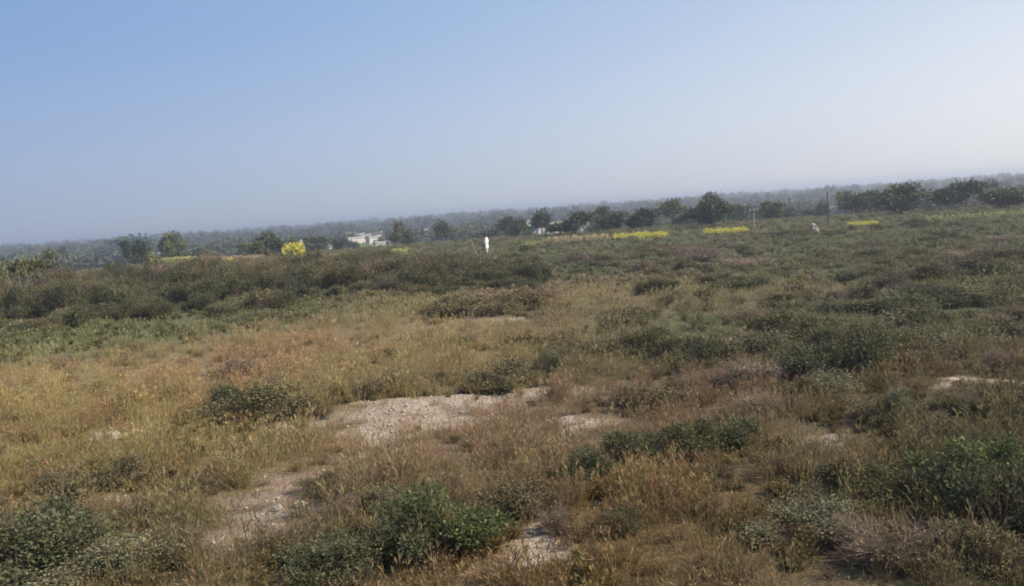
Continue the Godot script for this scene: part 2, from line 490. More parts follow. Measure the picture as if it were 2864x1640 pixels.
func tree_kind(k: int) -> Array:
	var ce := []
	var low := [0.36, 0.2, 0.24, 0.18, 0.3, 0.22][k % 6] as float
	var lo := lobes_of(9, 0.32, low, 0.8, 0.19)
	var f := foliage_mesh(lo, 150, 22, 0.075, 0.075, Color(0.055, 0.075, 0.04), Color(0.09, 0.105, 0.055), 0.08, ce, 1.18)
	var b := Buf.new()
	var bark := Color(0.13, 0.1, 0.075)
	var fork := Vector3(rng.randf_range(-0.04, 0.04), 0.27, rng.randf_range(-0.04, 0.04))
	b.tube(Vector3(0, -0.06, 0), Vector3(fork.x * 0.4, 0.12, fork.z * 0.4), 0.036, 0.027, 7, bark)
	b.tube(Vector3(fork.x * 0.4, 0.12, fork.z * 0.4), fork, 0.027, 0.022, 7, bark)
	for l in lo:
		var m: Vector3 = fork.lerp(l[0], 0.55) + Vector3(0, 0.03, 0)
		b.tube(fork, m, 0.016, 0.01, 5, bark)
		b.tube(m, l[0], 0.01, 0.004, 4, bark)
		for j in 3:
			var e: Vector3 = l[0] + Vector3(rng.randfn(), rng.randfn(), rng.randfn()) * l[1] * 0.4
			b.tube(m, e, 0.006, 0.002, 3, bark)
	return [b.mesh(), f]

func blade(b: Buf, p: Vector3, dir: Vector3, l: float, w: float, bend: float, c: Color):
	var flat := Vector3(dir.x, 0, dir.z)
	if flat.length() < 0.01: flat = Vector3(1, 0, 0)
	flat = flat.normalized()
	var side := flat.cross(Vector3.UP).rotated(Vector3.UP, rng.randf_range(-1.2, 1.2))
	var m := p + dir * l * 0.55
	var t := m + (dir + flat * bend - Vector3(0, bend * 0.35, 0)).normalized() * l * 0.45
	var nn := side.cross(dir).normalized()
	b.quad(p - side * w * 0.5, p + side * w * 0.5, m + side * w * 0.4, m - side * w * 0.4, nn, c)
	b.tri(m - side * w * 0.4, m + side * w * 0.4, t, nn, c)

func tuft_mesh(blades: int, spread: float, tall: float, w: float, lean: float, heads: float, var_c: float) -> ArrayMesh:
	var b := Buf.new()
	for k in blades:
		var a := rng.randf() * TAU
		var d := sqrt(rng.randf()) * spread
		var p := Vector3(cos(a) * d, -0.03, sin(a) * d)
		var o := Vector3(cos(a + rng.randfn() * 0.5), 0, sin(a + rng.randfn() * 0.5)) * lean * rng.randf()
		var dir := (Vector3.UP + o).normalized()
		var l := tall * rng.randf_range(0.45, 1.0)
		var g := rng.randf_range(1.0 - var_c, 1.0 + var_c)
		var c := Color(g, g * rng.randf_range(0.95, 1.03), g * rng.randf_range(0.85, 1.05))
		blade(b, p, dir, l, w * rng.randf_range(0.6, 1.3), rng.randf_range(0.1, 0.9) * lean * 1.6, c)
		if rng.randf() < heads:
			var h := p + dir * l * rng.randf_range(0.9, 1.12)
			var hc := Color(g * 1.12, g * 0.98, g * 0.95)
			b.tube(p + dir * l * 0.5, h, w * 0.25, w * 0.2, 3, c)
			for j in 4:
				var hd := (dir + Vector3(rng.randfn(), rng.randfn(), rng.randfn()) * 0.35).normalized()
				b.leaf(h - dir * 0.02 * j, hd, hd.cross(Vector3(rng.randfn(), rng.randfn(), rng.randfn())).normalized(), tall * 0.16, w * 1.9, hc)
	return b.mesh()

func weed_mesh(stems: int, tall: float, w: float, leaves: int, leaf: float) -> ArrayMesh:
	var b := Buf.new()
	for k in stems:
		var a := rng.randf() * TAU
		var p := Vector3(cos(a), 0, sin(a)) * rng.randf() * 0.09
		p.y = -0.03
		var dir := (Vector3.UP + Vector3(cos(a), 0, sin(a)) * rng.randf() * 0.7).normalized()
		var l := tall * rng.randf_range(0.5, 1.0)
		var g := rng.randf_range(0.75, 1.2)
		var c := Color(g, g, g)
		b.tube(p, p + dir * l, w, w * 0.4, 3, c)
		for j in leaves:
			var s := p + dir * l * rng.randf_range(0.2, 1.0)
			var ld := (dir * 0.5 + Vector3(rng.randfn(), rng.randfn() * 0.6 + 0.3, rng.randfn())).normalized()
			var e := s + ld * rng.randf_range(0.03, 0.12) * tall * 2.0
			b.tube(s, e, w * 0.5, w * 0.25, 3, c)
			var gg := g * rng.randf_range(0.85, 1.3)
			b.leaf(e, ld, ld.cross(Vector3(rng.randfn(), rng.randfn(), rng.randfn())).normalized(), leaf * rng.randf_range(0.6, 1.4), leaf * 0.55, Color(gg, gg * 0.98, gg * 0.93))
	return b.mesh()

func crop_mesh(top: Color, under: Color, leaf: float) -> ArrayMesh:
	var b := Buf.new()
	for k in 26:
		var y := rng.randf_range(0.1, 1.0)
		var c := (top if y > 0.3 else under) * rng.randf_range(0.8, 1.15)
		c.a = 1.0
		var p := Vector3(rng.randfn() * 0.16, y, rng.randfn() * 0.16)
		var ld := Vector3(rng.randfn(), rng.randfn() + 0.6, rng.randfn()).normalized()
		b.leaf(p, ld, ld.cross(Vector3(rng.randfn(), rng.randfn(), rng.randfn())).normalized(), leaf, leaf * 0.7, c)
	for k in 3:
		b.tube(Vector3(rng.randfn() * 0.04, -0.05, rng.randfn() * 0.04), Vector3(rng.randfn() * 0.14, 0.9, rng.randfn() * 0.14), 0.012, 0.006, 3, under)
	return b.mesh()

func scatter(parent: Node, called: String, m: Mesh, mat: Material, xf: Array, cols: Array) -> MultiMeshInstance3D:
	var mm := MultiMesh.new()
	mm.transform_format = MultiMesh.TRANSFORM_3D
	mm.use_colors = cols.size() > 0
	mm.mesh = m
	mm.instance_count = xf.size()
	for k in xf.size():
		mm.set_instance_transform(k, xf[k])
		if cols.size() > 0: mm.set_instance_color(k, cols[k])
	var o := MultiMeshInstance3D.new()
	o.name = called
	o.multimesh = mm
	o.material_override = mat
	o.set_meta("kind", "stuff")
	parent.add_child(o, true)
	return o

# ------------------------------------------------------------------ smooth bodies: surface nets round tapered bones
func sd_bone(p: Vector3, a: Vector3, b: Vector3, ra: float, rb: float) -> float:
	var ab := b - a
	var t := clampf((p - a).dot(ab) / maxf(ab.length_squared(), 1e-9), 0.0, 1.0)
	return p.distance_to(a + ab * t) - lerpf(ra, rb, t)

func sd_body(p: Vector3, bones: Array, k: float) -> float:
	var d := 10.0
	for q in bones:
		var e := sd_bone(p, q[0], q[1], q[2], q[3])
		var h := maxf(k - absf(d - e), 0.0) / k
		d = minf(d, e) - h * h * k * 0.25
	return d

func nets(st: Buf, bones: Array, cell: float, k: float, col: Color):
	var lo := Vector3(9, 9, 9)
	var hi := -lo
	for q in bones:
		for e in 2:
			var r: float = q[2 + e] + cell * 2.0
			lo = lo.min(q[e] - Vector3(r, r, r))
			hi = hi.max(q[e] + Vector3(r, r, r))
	var s := ((hi - lo) / cell).ceil()
	var nx := int(s.x) + 1
	var ny := int(s.y) + 1
	var nz := int(s.z) + 1
	var f := PackedFloat32Array()
	f.resize(nx * ny * nz)
	for x in nx:
		for y in ny:
			for z in nz:
				f[(x * ny + y) * nz + z] = sd_body(lo + Vector3(x, y, z) * cell, bones, k)
	var at := {}
	for x in nx - 1:
		for y in ny - 1:
			for z in nz - 1:
				var inside := 0
				var sum := Vector3.ZERO
				var hits := 0
				var vals := []
				for c in 8:
					var g := f[((x + (c & 1)) * ny + y + ((c >> 1) & 1)) * nz + z + (c >> 2)]
					vals.append(g)
					if g < 0.0: inside += 1
				if inside == 0 or inside == 8: continue
				for c in 8:
					for ax in 3:
						if c & (1 << ax): continue
						var o := c | (1 << ax)
						if (vals[c] < 0.0) == (vals[o] < 0.0): continue
						var pa := Vector3(c & 1, (c >> 1) & 1, c >> 2)
						var pb := Vector3(o & 1, (o >> 1) & 1, o >> 2)
						sum += pa.lerp(pb, vals[c] / (vals[c] - vals[o]))
						hits += 1
				var p := lo + (Vector3(x, y, z) + sum / hits) * cell
				at[(x * ny + y) * nz + z] = st.v.size()
				var ep := cell * 0.5
				var d0 := sd_body(p, bones, k)
				var nn := Vector3(sd_body(p + Vector3(ep, 0, 0), bones, k) - d0, sd_body(p + Vector3(0, ep, 0), bones, k) - d0, sd_body(p + Vector3(0, 0, ep), bones, k) - d0)
				st.v.append(p)
				st.n.append(nn.normalized())
				st.c.append(col)
	for x in range(1, nx - 1):
		for y in range(1, ny - 1):
			for z in range(1, nz - 1):
				var id := (x * ny + y) * nz + z
				var here := f[id] < 0.0
				for ax in 3:
					var step: int = [ny * nz, nz, 1][ax]
					if here == (f[id + step] < 0.0): continue
					var u: int = [nz, 1, ny * nz][ax]
					var w: int = [1, ny * nz, nz][ax]
					if not (at.has(id) and at.has(id - u) and at.has(id - w) and at.has(id - u - w)): continue
					var q := [at[id], at[id - u], at[id - u - w], at[id - w]]
					if here: q.reverse()
					st.i.append_array(PackedInt32Array([q[0], q[1], q[2], q[0], q[2], q[3]]))

func bone(ax, ay, az, bx, by, bz, ra, rb) -> Array:
	return [Vector3(ax, ay, az), Vector3(bx, by, bz), ra, rb]

func hand(st: Buf, wrist: Vector3, down: Vector3, out: Vector3, side: Vector3, curl: float, col: Color):
	# palm along 'down', fingers curling towards 'out', thumb on 'side'
	var b := []
	var palm := wrist + down * 0.075
	for k in 4:
		var s := side * (0.027 - k * 0.019)
		b.append([wrist + s * 0.6, palm + s, 0.015, 0.012])
		var l: float = [0.068, 0.078, 0.072, 0.056][k]
		var d1 := (down + out * curl * 0.6).normalized()
		var d2 := (down + out * curl * 1.8).normalized()
		var k1 := palm + s + d1 * l * 0.5
		b.append([palm + s, k1, 0.0095, 0.0088])
		b.append([k1, k1 + d2 * l * 0.5, 0.0088, 0.0072])
	var t0 := wrist + down * 0.022 + side * 0.026
	var t1 := t0 + (down * 0.7 + side * 0.6 + out * 0.35).normalized() * 0.036
	b.append([t0, t1, 0.013, 0.0105])
	b.append([t1, t1 + (down + out * 0.5 * curl).normalized() * 0.028, 0.0105, 0.0085])
	b.append([wrist - down * 0.05, wrist, 0.024, 0.022])
	nets(st, b, 0.004, 0.008, col)

func build_person(at: Vector3):
	# +x is the person's front; shawl over the head, knee-length shirt, grey trousers, bag in the hand
	var o := thing("person", at, deg_to_rad(150.0))
	tag(o, "person in white head shawl and long white shirt standing at the field edge", "person")
	var skin := Color(0.2, 0.115, 0.07)
	var st := Buf.new()
	var b := [
		bone(0.02, 0.06, 0.09, 0.0, 0.47, 0.09, 0.04, 0.055), bone(0.0, 0.47, 0.09, -0.01, 0.88, 0.08, 0.06, 0.085),
		bone(-0.1, 0.06, -0.09, -0.03, 0.47, -0.09, 0.04, 0.055), bone(-0.03, 0.47, -0.09, -0.01, 0.88, -0.08, 0.06, 0.085),
		bone(0.0, 0.04, 0.09, 0.17, 0.03, 0.1, 0.04, 0.032), bone(-0.12, 0.04, -0.09, 0.05, 0.03, -0.1, 0.04, 0.032),
		bone(-0.01, 0.92, 0.06, -0.01, 0.92, -0.06, 0.11, 0.11), bone(-0.01, 0.95, 0, 0.0, 1.25, 0, 0.12, 0.13),
		bone(0.0, 1.32, 0.1, 0.0, 1.32, -0.1, 0.1, 0.1), bone(0.0, 1.36, 0, 0.01, 1.5, 0, 0.06, 0.055),
		bone(0.0, 1.36, 0.18, -0.02, 1.08, 0.24, 0.05, 0.04), bone(-0.02, 1.08, 0.24, 0.05, 0.86, 0.25, 0.038, 0.027),
		bone(0.0, 1.36, -0.18, -0.02, 1.08, -0.23, 0.05, 0.04), bone(-0.02, 1.08, -0.23, 0.12, 0.92, -0.17, 0.038, 0.027)]
	nets(st, b, 0.022, 0.05, skin)
	var head := [bone(0.02, 1.6, 0, 0.025, 1.56, 0, 0.088, 0.07), bone(-0.02, 1.61, 0, 0.0, 1.6, 0, 0.09, 0.085), bone(0.05, 1.52, 0, 0.03, 1.55, 0, 0.045, 0.06),
		bone(0.1, 1.585, 0, 0.122, 1.552, 0, 0.01, 0.014), bone(0.01, 1.585, 0.083, 0.0, 1.56, 0.082, 0.018, 0.012), bone(0.01, 1.585, -0.083, 0.0, 1.56, -0.082, 0.018, 0.012),
		bone(0.085, 1.528, 0.018, 0.085, 1.528, -0.018, 0.012, 0.012), bone(0.088, 1.605, 0.032, 0.088, 1.603, 0.036, 0.014, 0.014), bone(0.088, 1.605, -0.032, 0.088, 1.603, -0.036, 0.014, 0.014), bone(0.01, 1.5, 0, 0.0, 1.42, 0, 0.055, 0.06)]
	nets(st, head, 0.008, 0.016, skin)
	hand(st, Vector3(0.06, 0.84, 0.25), Vector3(0.12, -0.99, 0).normalized(), Vector3(0, 0, -1), Vector3(1, 0, 0), 0.9, skin)
	hand(st, Vector3(0.135, 0.905, -0.165), Vector3(0.7, -0.6, 0.3).normalized(), Vector3(0.2, 0.3, 0.9).normalized(), Vector3(0.6, 0.7, 0).normalized(), 0.7, skin)
	part(o, "body", st.mesh(), painted(Color(1, 1, 1), 0.6))
	var eye := Buf.new()
	nets(eye, [bone(0.096, 1.6, 0.034, 0.098, 1.6, 0.034, 0.012, 0.012)], 0.006, 0.004, Color(0.02, 0.015, 0.012))
	part(o, "eye", eye.mesh(), painted(Color(1, 1, 1), 0.3))
	part(o, "eye", eye.mesh(), painted(Color(1, 1, 1), 0.3), Vector3(0, 0, -0.068))
	var shirt := Buf.new()
	nets(shirt, [bone(-0.01, 0.66, 0.09, -0.01, 0.98, 0.05, 0.155, 0.125), bone(-0.02, 0.66, -0.09, -0.01, 0.98, -0.05, 0.155, 0.125), bone(-0.01, 0.98, 0, 0.0, 1.3, 0, 0.14, 0.16), bone(0.0, 1.34, 0.12, 0.0, 1.34, -0.12, 0.115, 0.115),
		bone(0.0, 1.36, 0.18, -0.02, 1.08, 0.24, 0.075, 0.062), bone(-0.02, 1.08, 0.24, 0.04, 0.92, 0.25, 0.06, 0.05), bone(0.0, 1.36, -0.18, -0.02, 1.08, -0.23, 0.075, 0.062), bone(-0.02, 1.08, -0.23, 0.09, 0.96, -0.19, 0.06, 0.05)], 0.022, 0.05, Color(0.82, 0.82, 0.82))
	part(o, "shirt", shirt.mesh(), painted())
	var belt := Buf.new()
	nets(belt, [bone(-0.01, 1.0, 0.07, -0.01, 1.0, -0.07, 0.145, 0.145)], 0.03, 0.05, Color(0.16, 0.15, 0.15))
	for k in belt.v.size(): belt.v[k].y = 1.0 + (belt.v[k].y - 1.0) * 0.22
	for k in belt.v.size(): belt.v[k] = Vector3(belt.v[k].x * 1.06, belt.v[k].y, belt.v[k].z * 1.06)
	part(o, "waist_cloth", belt.mesh(), painted())
	var trousers := Buf.new()
	nets(trousers, [bone(0.01, 0.12, 0.09, 0.0, 0.47, 0.09, 0.07, 0.085), bone(0.0, 0.47, 0.09, -0.01, 0.85, 0.08, 0.085, 0.11), bone(-0.09, 0.12, -0.09, -0.03, 0.47, -0.09, 0.07, 0.085), bone(-0.03, 0.47, -0.09, -0.01, 0.85, -0.08, 0.085, 0.11)], 0.022, 0.03, Color(0.5, 0.5, 0.48))
	part(o, "trousers", trousers.mesh(), painted())
	var shawl := Buf.new()
	nets(shawl, [bone(-0.04, 1.63, 0, -0.05, 1.56, 0, 0.108, 0.115), bone(-0.06, 1.55, 0.03, -0.05, 1.36, 0.14, 0.11, 0.13), bone(-0.06, 1.55, -0.03, -0.05, 1.36, -0.14, 0.11, 0.13), bone(-0.05, 1.36, 0.17, -0.05, 1.16, 0.22, 0.1, 0.07), bone(-0.05, 1.36, -0.17, -0.05, 1.16, -0.22, 0.1, 0.07), bone(-0.07, 1.35, 0, -0.09, 1.12, 0, 0.13, 0.11)], 0.02, 0.05, Color(0.85, 0.85, 0.86))
	part(o, "head_shawl", shawl.mesh(), painted())
	var bag := thing("bag", at + Vector3(0.27, 0.36, -0.05).rotated(Vector3.UP, deg_to_rad(150.0)), deg_to_rad(150.0))
	tag(bag, "dark cloth bag held against the white-clad person's front", "bag")
	var body := Buf.new()
	nets(body, [bone(-0.13, 0.42, 0, 0.15, 0.42, 0, 0.075, 0.075), bone(-0.1, 0.62, 0, 0.12, 0.62, 0, 0.05, 0.05)], 0.02, 0.12, Color(0.025, 0.025, 0.03))
	part(bag, "pouch", body.mesh(), painted())
	var strap := Buf.new()
	for k in 8:
		var a0 := PI * k / 8.0
		var a1 := PI * (k + 1) / 8.0
		strap.tube(Vector3(0.01 + cos(a0) * 0.08, 0.65 + sin(a0) * 0.105, 0), Vector3(0.01 + cos(a1) * 0.08, 0.65 + sin(a1) * 0.105, 0), 0.008, 0.008, 5, Color(0.03, 0.03, 0.03))
	part(bag, "handle", strap.mesh(), painted())

# ------------------------------------------------------------------ houses, poles, stones
func build_house(h: Array, k: int) -> Node3D:
	var w: float = maxf(h[2], 3.6)
	var d := 3.4 + (k % 3) * 0.7
	var t: float = clampf(h[3], 2.6, 5.0)
	var x: float = h[0]
	var z: float = h[1]
	var o := thing("village_house", Vector3(x, height(x, z), z), atan2(-x, -z) + [0.35, -0.3, 0.15, -0.12][k % 4])
	tag(o, h[4], "house", "houses of the distant village")
	yards.append(Vector2(x, z))
	var wall_col: Color = [Color(0.52, 0.51, 0.5), Color(0.45, 0.39, 0.38), Color(0.6, 0.59, 0.56), Color(0.46, 0.45, 0.4)][k % 4]
	var wm := plain(wall_col, 0.95)
	# front wall pieces stand round a real doorway and windows
	var wall := Buf.new()
	var f := d * 0.5
	var dw := 0.95
	var dh := 2.0
	wall.box(Vector3(0, t * 0.5 - 0.3, -f + 0.1), Vector3(w, t + 0.6, 0.2), wall_col)
	for s in [-1.0, 1.0]:
		wall.box(Vector3(s * (w * 0.5 - 0.1), t * 0.5 - 0.3, 0), Vector3(0.2, t + 0.6, d - 0.4), wall_col)
		var pw := (w - dw) * 0.5
		var cx: float = s * (dw * 0.5 + pw * 0.5)
		wall.box(Vector3(cx, 0.2, f - 0.1), Vector3(pw, 1.6, 0.2), wall_col)
		wall.box(Vector3(cx, (1.8 + t) * 0.5, f - 0.1), Vector3(pw, t - 1.8, 0.2), wall_col)
		var win := 0.8
		for e in [-1.0, 1.0]:
			wall.box(Vector3(cx + e * (win * 0.5 + (pw - win) * 0.25), 1.4, f - 0.1), Vector3((pw - win) * 0.5, 0.8, 0.2), wall_col)
		var wn := Buf.new()
		wn.box(Vector3(cx, 1.4, f - 0.15), Vector3(win, 0.8, 0.04), Color(0.06, 0.07, 0.08))
		var wi := part(o, "window", wn.mesh(), plain(Color(0.06, 0.07, 0.08), 0.3))
		var sl := Buf.new()
		sl.box(Vector3(cx, 0.985, f + 0.04), Vector3(win + 0.2, 0.05, 0.1), Color(0.5, 0.5, 0.48))
		part(wi, "sill", sl.mesh(), plain(Color(0.5, 0.5, 0.48)))
	wall.box(Vector3(0, (dh + t) * 0.5, f - 0.1), Vector3(dw, t - dh, 0.2), wall_col)
	part(o, "wall", wall.mesh(), wm)
	var rf := Buf.new()
	rf.box(Vector3(0, t + 0.07, 0), Vector3(w + 0.5, 0.14, d + 0.5), wall_col)
	rf.box(Vector3(0, t + 0.3, f + 0.15), Vector3(w + 0.5, 0.32, 0.12), wall_col)
	for s in [-1.0, 1.0]:
		rf.box(Vector3(s * (w * 0.5 + 0.19), t + 0.3, -0.06), Vector3(0.12, 0.32, d + 0.3), wall_col)
	part(o, "roof", rf.mesh(), plain(wall_col * 0.92, 0.95))
	var dr := Buf.new()
	dr.box(Vector3(0, dh * 0.5 - 0.1, f - 0.14), Vector3(dw, dh + 0.2, 0.05), Color(0.1, 0.13, 0.14))
	part(o, "door", dr.mesh(), plain(Color(0.1, 0.13, 0.14), 0.6))
	return o

func build_pole(x: float, z: float, tall: float, label: String, col: Color, arm: bool):
	var o := thing("wooden_pole", Vector3(x, height(x, z), z))
	tag(o, label, "pole")
	var b := Buf.new()
	b.tube(Vector3(0, -0.4, 0), Vector3(0.02, tall * 0.5, 0), 0.08, 0.07, 8, col)
	b.tube(Vector3(0.02, tall * 0.5, 0), Vector3(0.0, tall, 0.01), 0.07, 0.06, 8, col)
	b.tube(Vector3(0.0, tall, 0.01), Vector3(0.0, tall + 0.03, 0.01), 0.06, 0.005, 8, col)
	part(o, "shaft", b.mesh(), plain(col))
	if arm:
		var a := Buf.new()
		a.box(Vector3(0, tall - 0.25, 0.09), Vector3(1.1, 0.09, 0.07), col)
		part(o, "crossarm", a.mesh(), plain(col))
		for s in [-0.45, 0.45]:
			var q := Buf.new()
			q.tube(Vector3(s, tall - 0.205, 0.09), Vector3(s, tall - 0.1, 0.09), 0.03, 0.045, 6, Color(0.6, 0.6, 0.58))
			q.tube(Vector3(s, tall - 0.1, 0.09), Vector3(s, tall - 0.06, 0.09), 0.045, 0.01, 6, Color(0.6, 0.6, 0.58))
			part(o, "insulator", q.mesh(), plain(Color(0.6, 0.6, 0.58), 0.4))

func stone_mesh() -> ArrayMesh:
	var ico := SphereMesh.new()
	ico.radial_segments = 9
	ico.rings = 5
	ico.radius = 0.5
	ico.height = 1.0
	var arr := ico.get_mesh_arrays()
	var v: PackedVector3Array = arr[Mesh.ARRAY_VERTEX]
	var off := Vector3(rng.randf() * 50.0, rng.randf() * 50.0, 0)
	for k in v.size():
		var p := v[k]
		p *= 1.0 + 0.5 * n_fine.get_noise_3d(p.x * 3.0 + off.x, p.y * 3.0 + off.y, p.z * 3.0)
		p.y = maxf(p.y, -0.3)
		v[k] = p
	var st := SurfaceTool.new()
	st.begin(Mesh.PRIMITIVE_TRIANGLES)
	var ix: PackedInt32Array = arr[Mesh.ARRAY_INDEX]
	for k in ix:
		st.set_smooth_group(-1)
		st.add_vertex(v[k])
	st.generate_normals()
	return st.commit()

# ------------------------------------------------------------------ sky
func sky_image(sun: Vector3) -> ImageTexture:
	var W := 512
	var H := 256
	var im := Image.create(W, H, false, Image.FORMAT_RGBF)
	# for each colour: [brightness, how strongly it grows towards the sun] at the horizon, at 13 degrees and at the zenith
	var low := [[0.41, 0.95], [0.46, 0.77], [0.555, 0.48]]
	var mid := [[0.236, 1.2], [0.38, 0.78], [0.665, 0.31]]
	var top := [[0.13, 1.4], [0.25, 0.95], [0.55, 0.5]]
	for y in H:
		var el := (0.5 - (y + 0.5) / H) * PI
		var deg := rad_to_deg(el)
		for x in W:
			var az := (x + 0.5) / W * TAU
			# the panorama's first column looks along -z
			var dir := Vector3(sin(az) * cos(el), sin(el), -cos(az) * cos(el))
			var c := dir.dot(sun)
			var out := [0.0, 0.0, 0.0]
			var e := clampf(deg / 13.0, 0.0, 1.0)
			e = e * (2.0 - e) * 0.5 + e * 0.5
			var h := clampf((deg - 13.0) / 77.0, 0.0, 1.0)
			h = 1.0 - pow(1.0 - h, 2.0)
			for k in 3:
				var b := lerpf(lerpf(low[k][0], mid[k][0], e), top[k][0], h)
				var g := lerpf(lerpf(low[k][1], mid[k][1], e), top[k][1], h)
				out[k] = b * exp(g * (c + 0.38)) / EXPO * (1.0 + [0.17, 0.15, 0.1][k] * sin(PI * e) * (1.0 - h))
			im.set_pixel(x, y, Color(out[0], out[1], out[2]))
	return ImageTexture.create_from_image(im)

# ------------------------------------------------------------------ ordinal labels for look-alikes
const ORD := ["first", "second", "third", "fourth", "fifth", "sixth", "seventh", "eighth", "ninth", "tenth", "eleventh", "twelfth", "thirteenth", "fourteenth", "fifteenth", "sixteenth", "seventeenth", "eighteenth", "nineteenth", "twentieth"]
var to_label := {}
func later(o: Node3D, said: String):
	if not to_label.has(said): to_label[said] = []
	to_label[said].append(o)

func say_all():
	for said in to_label:
		var l: Array = to_label[said]
		l.sort_custom(func(a, b): return a.position.x / -a.position.z < b.position.x / -b.position.z)
		for k in l.size():
			var t: String = said
			if l.size() > 1:
				if k == 0: t += ", leftmost"
				elif k == l.size() - 1: t += ", rightmost"
				elif k * 2 <= l.size(): t += ", %s from the left" % ORD[k]
				else: t += ", %s from the right" % ORD[l.size() - 1 - k]
			l[k].set_meta("label", t)

func _ready():
	rng.seed = 20240117
	n_big.seed = 11
	n_big.frequency = 0.045
	n_mid.seed = 12
	n_mid.frequency = 0.22
	n_fine.seed = 13
	n_fine.frequency = 0.9
	for nz in [n_big, n_mid, n_fine]: nz.noise_type = FastNoiseLite.TYPE_SIMPLEX_SMOOTH

	# camera, held a little askew
	var cam := Camera3D.new()
	cam.name = "camera"
	cam.fov = 36.55
	cam.near = 0.1
	cam.far = 9000.0
	cam.position = Vector3(0, 4.5, 0)
	cam.rotation_degrees = Vector3(-5.36, 0, -4.08)
	add_child(cam)
	cam.current = true
	# a hand-held lens focused a little short, so nothing is quite crisp
	var lens := CameraAttributesPhysical.new()
	lens.frustum_focal_length = 36.34
	lens.frustum_near = 0.1
	lens.frustum_far = 9000.0
	lens.frustum_focus_distance = 3.5
	lens.exposure_aperture = 6.3
	cam.attributes = lens

	# sun to the right, a little ahead; hazy winter sky
	var sun_az := deg_to_rad(SUN_AZ)
	var sun_el := deg_to_rad(SUN_EL)
	var sun_dir := Vector3(sin(sun_az) * cos(sun_el), sin(sun_el), -cos(sun_az) * cos(sun_el))
	var we := WorldEnvironment.new()
	we.name = "world"
	var env := Environment.new()
	var sky := Sky.new()
	var pm := PanoramaSkyMaterial.new()
	pm.panorama = sky_image(sun_dir)
	sky.sky_material = pm
	env.background_mode = Environment.BG_SKY
	env.sky = sky
	env.tonemap_mode = Environment.TONE_MAPPER_LINEAR
	env.tonemap_exposure = EXPO
	# dry winter haze: it scatters mostly forwards, so it is palest towards the sun
	env.volumetric_fog_enabled = true
	env.volumetric_fog_density = 0.00075
	env.volumetric_fog_albedo = Color(0.87, 0.915, 1.0)
	env.volumetric_fog_anisotropy = 0.46
	env.volumetric_fog_length = 4000.0
	env.sdfgi_enabled = true
	env.ssao_enabled = true
	env.ssil_enabled = true
	we.environment = env
	add_child(we)
	var sun := DirectionalLight3D.new()
	sun.name = "sun"
	sun.light_energy = 1.6
	sun.light_color = Color(1.0, 0.94, 0.84)
	sun.light_angular_distance = 0.6
	sun.shadow_enabled = true
	add_child(sun)
	sun.look_at_from_position(sun_dir * 100.0, Vector3.ZERO)

	build_ground()
	build_houses_and_props()
	build_fields()
	build_trees()
	build_shrubs()
	build_grass()
	say_all()

const SUN_AZ := 102.0
const SUN_EL := 40.0
const GAIN := 1.78
const EXPO := 1.6

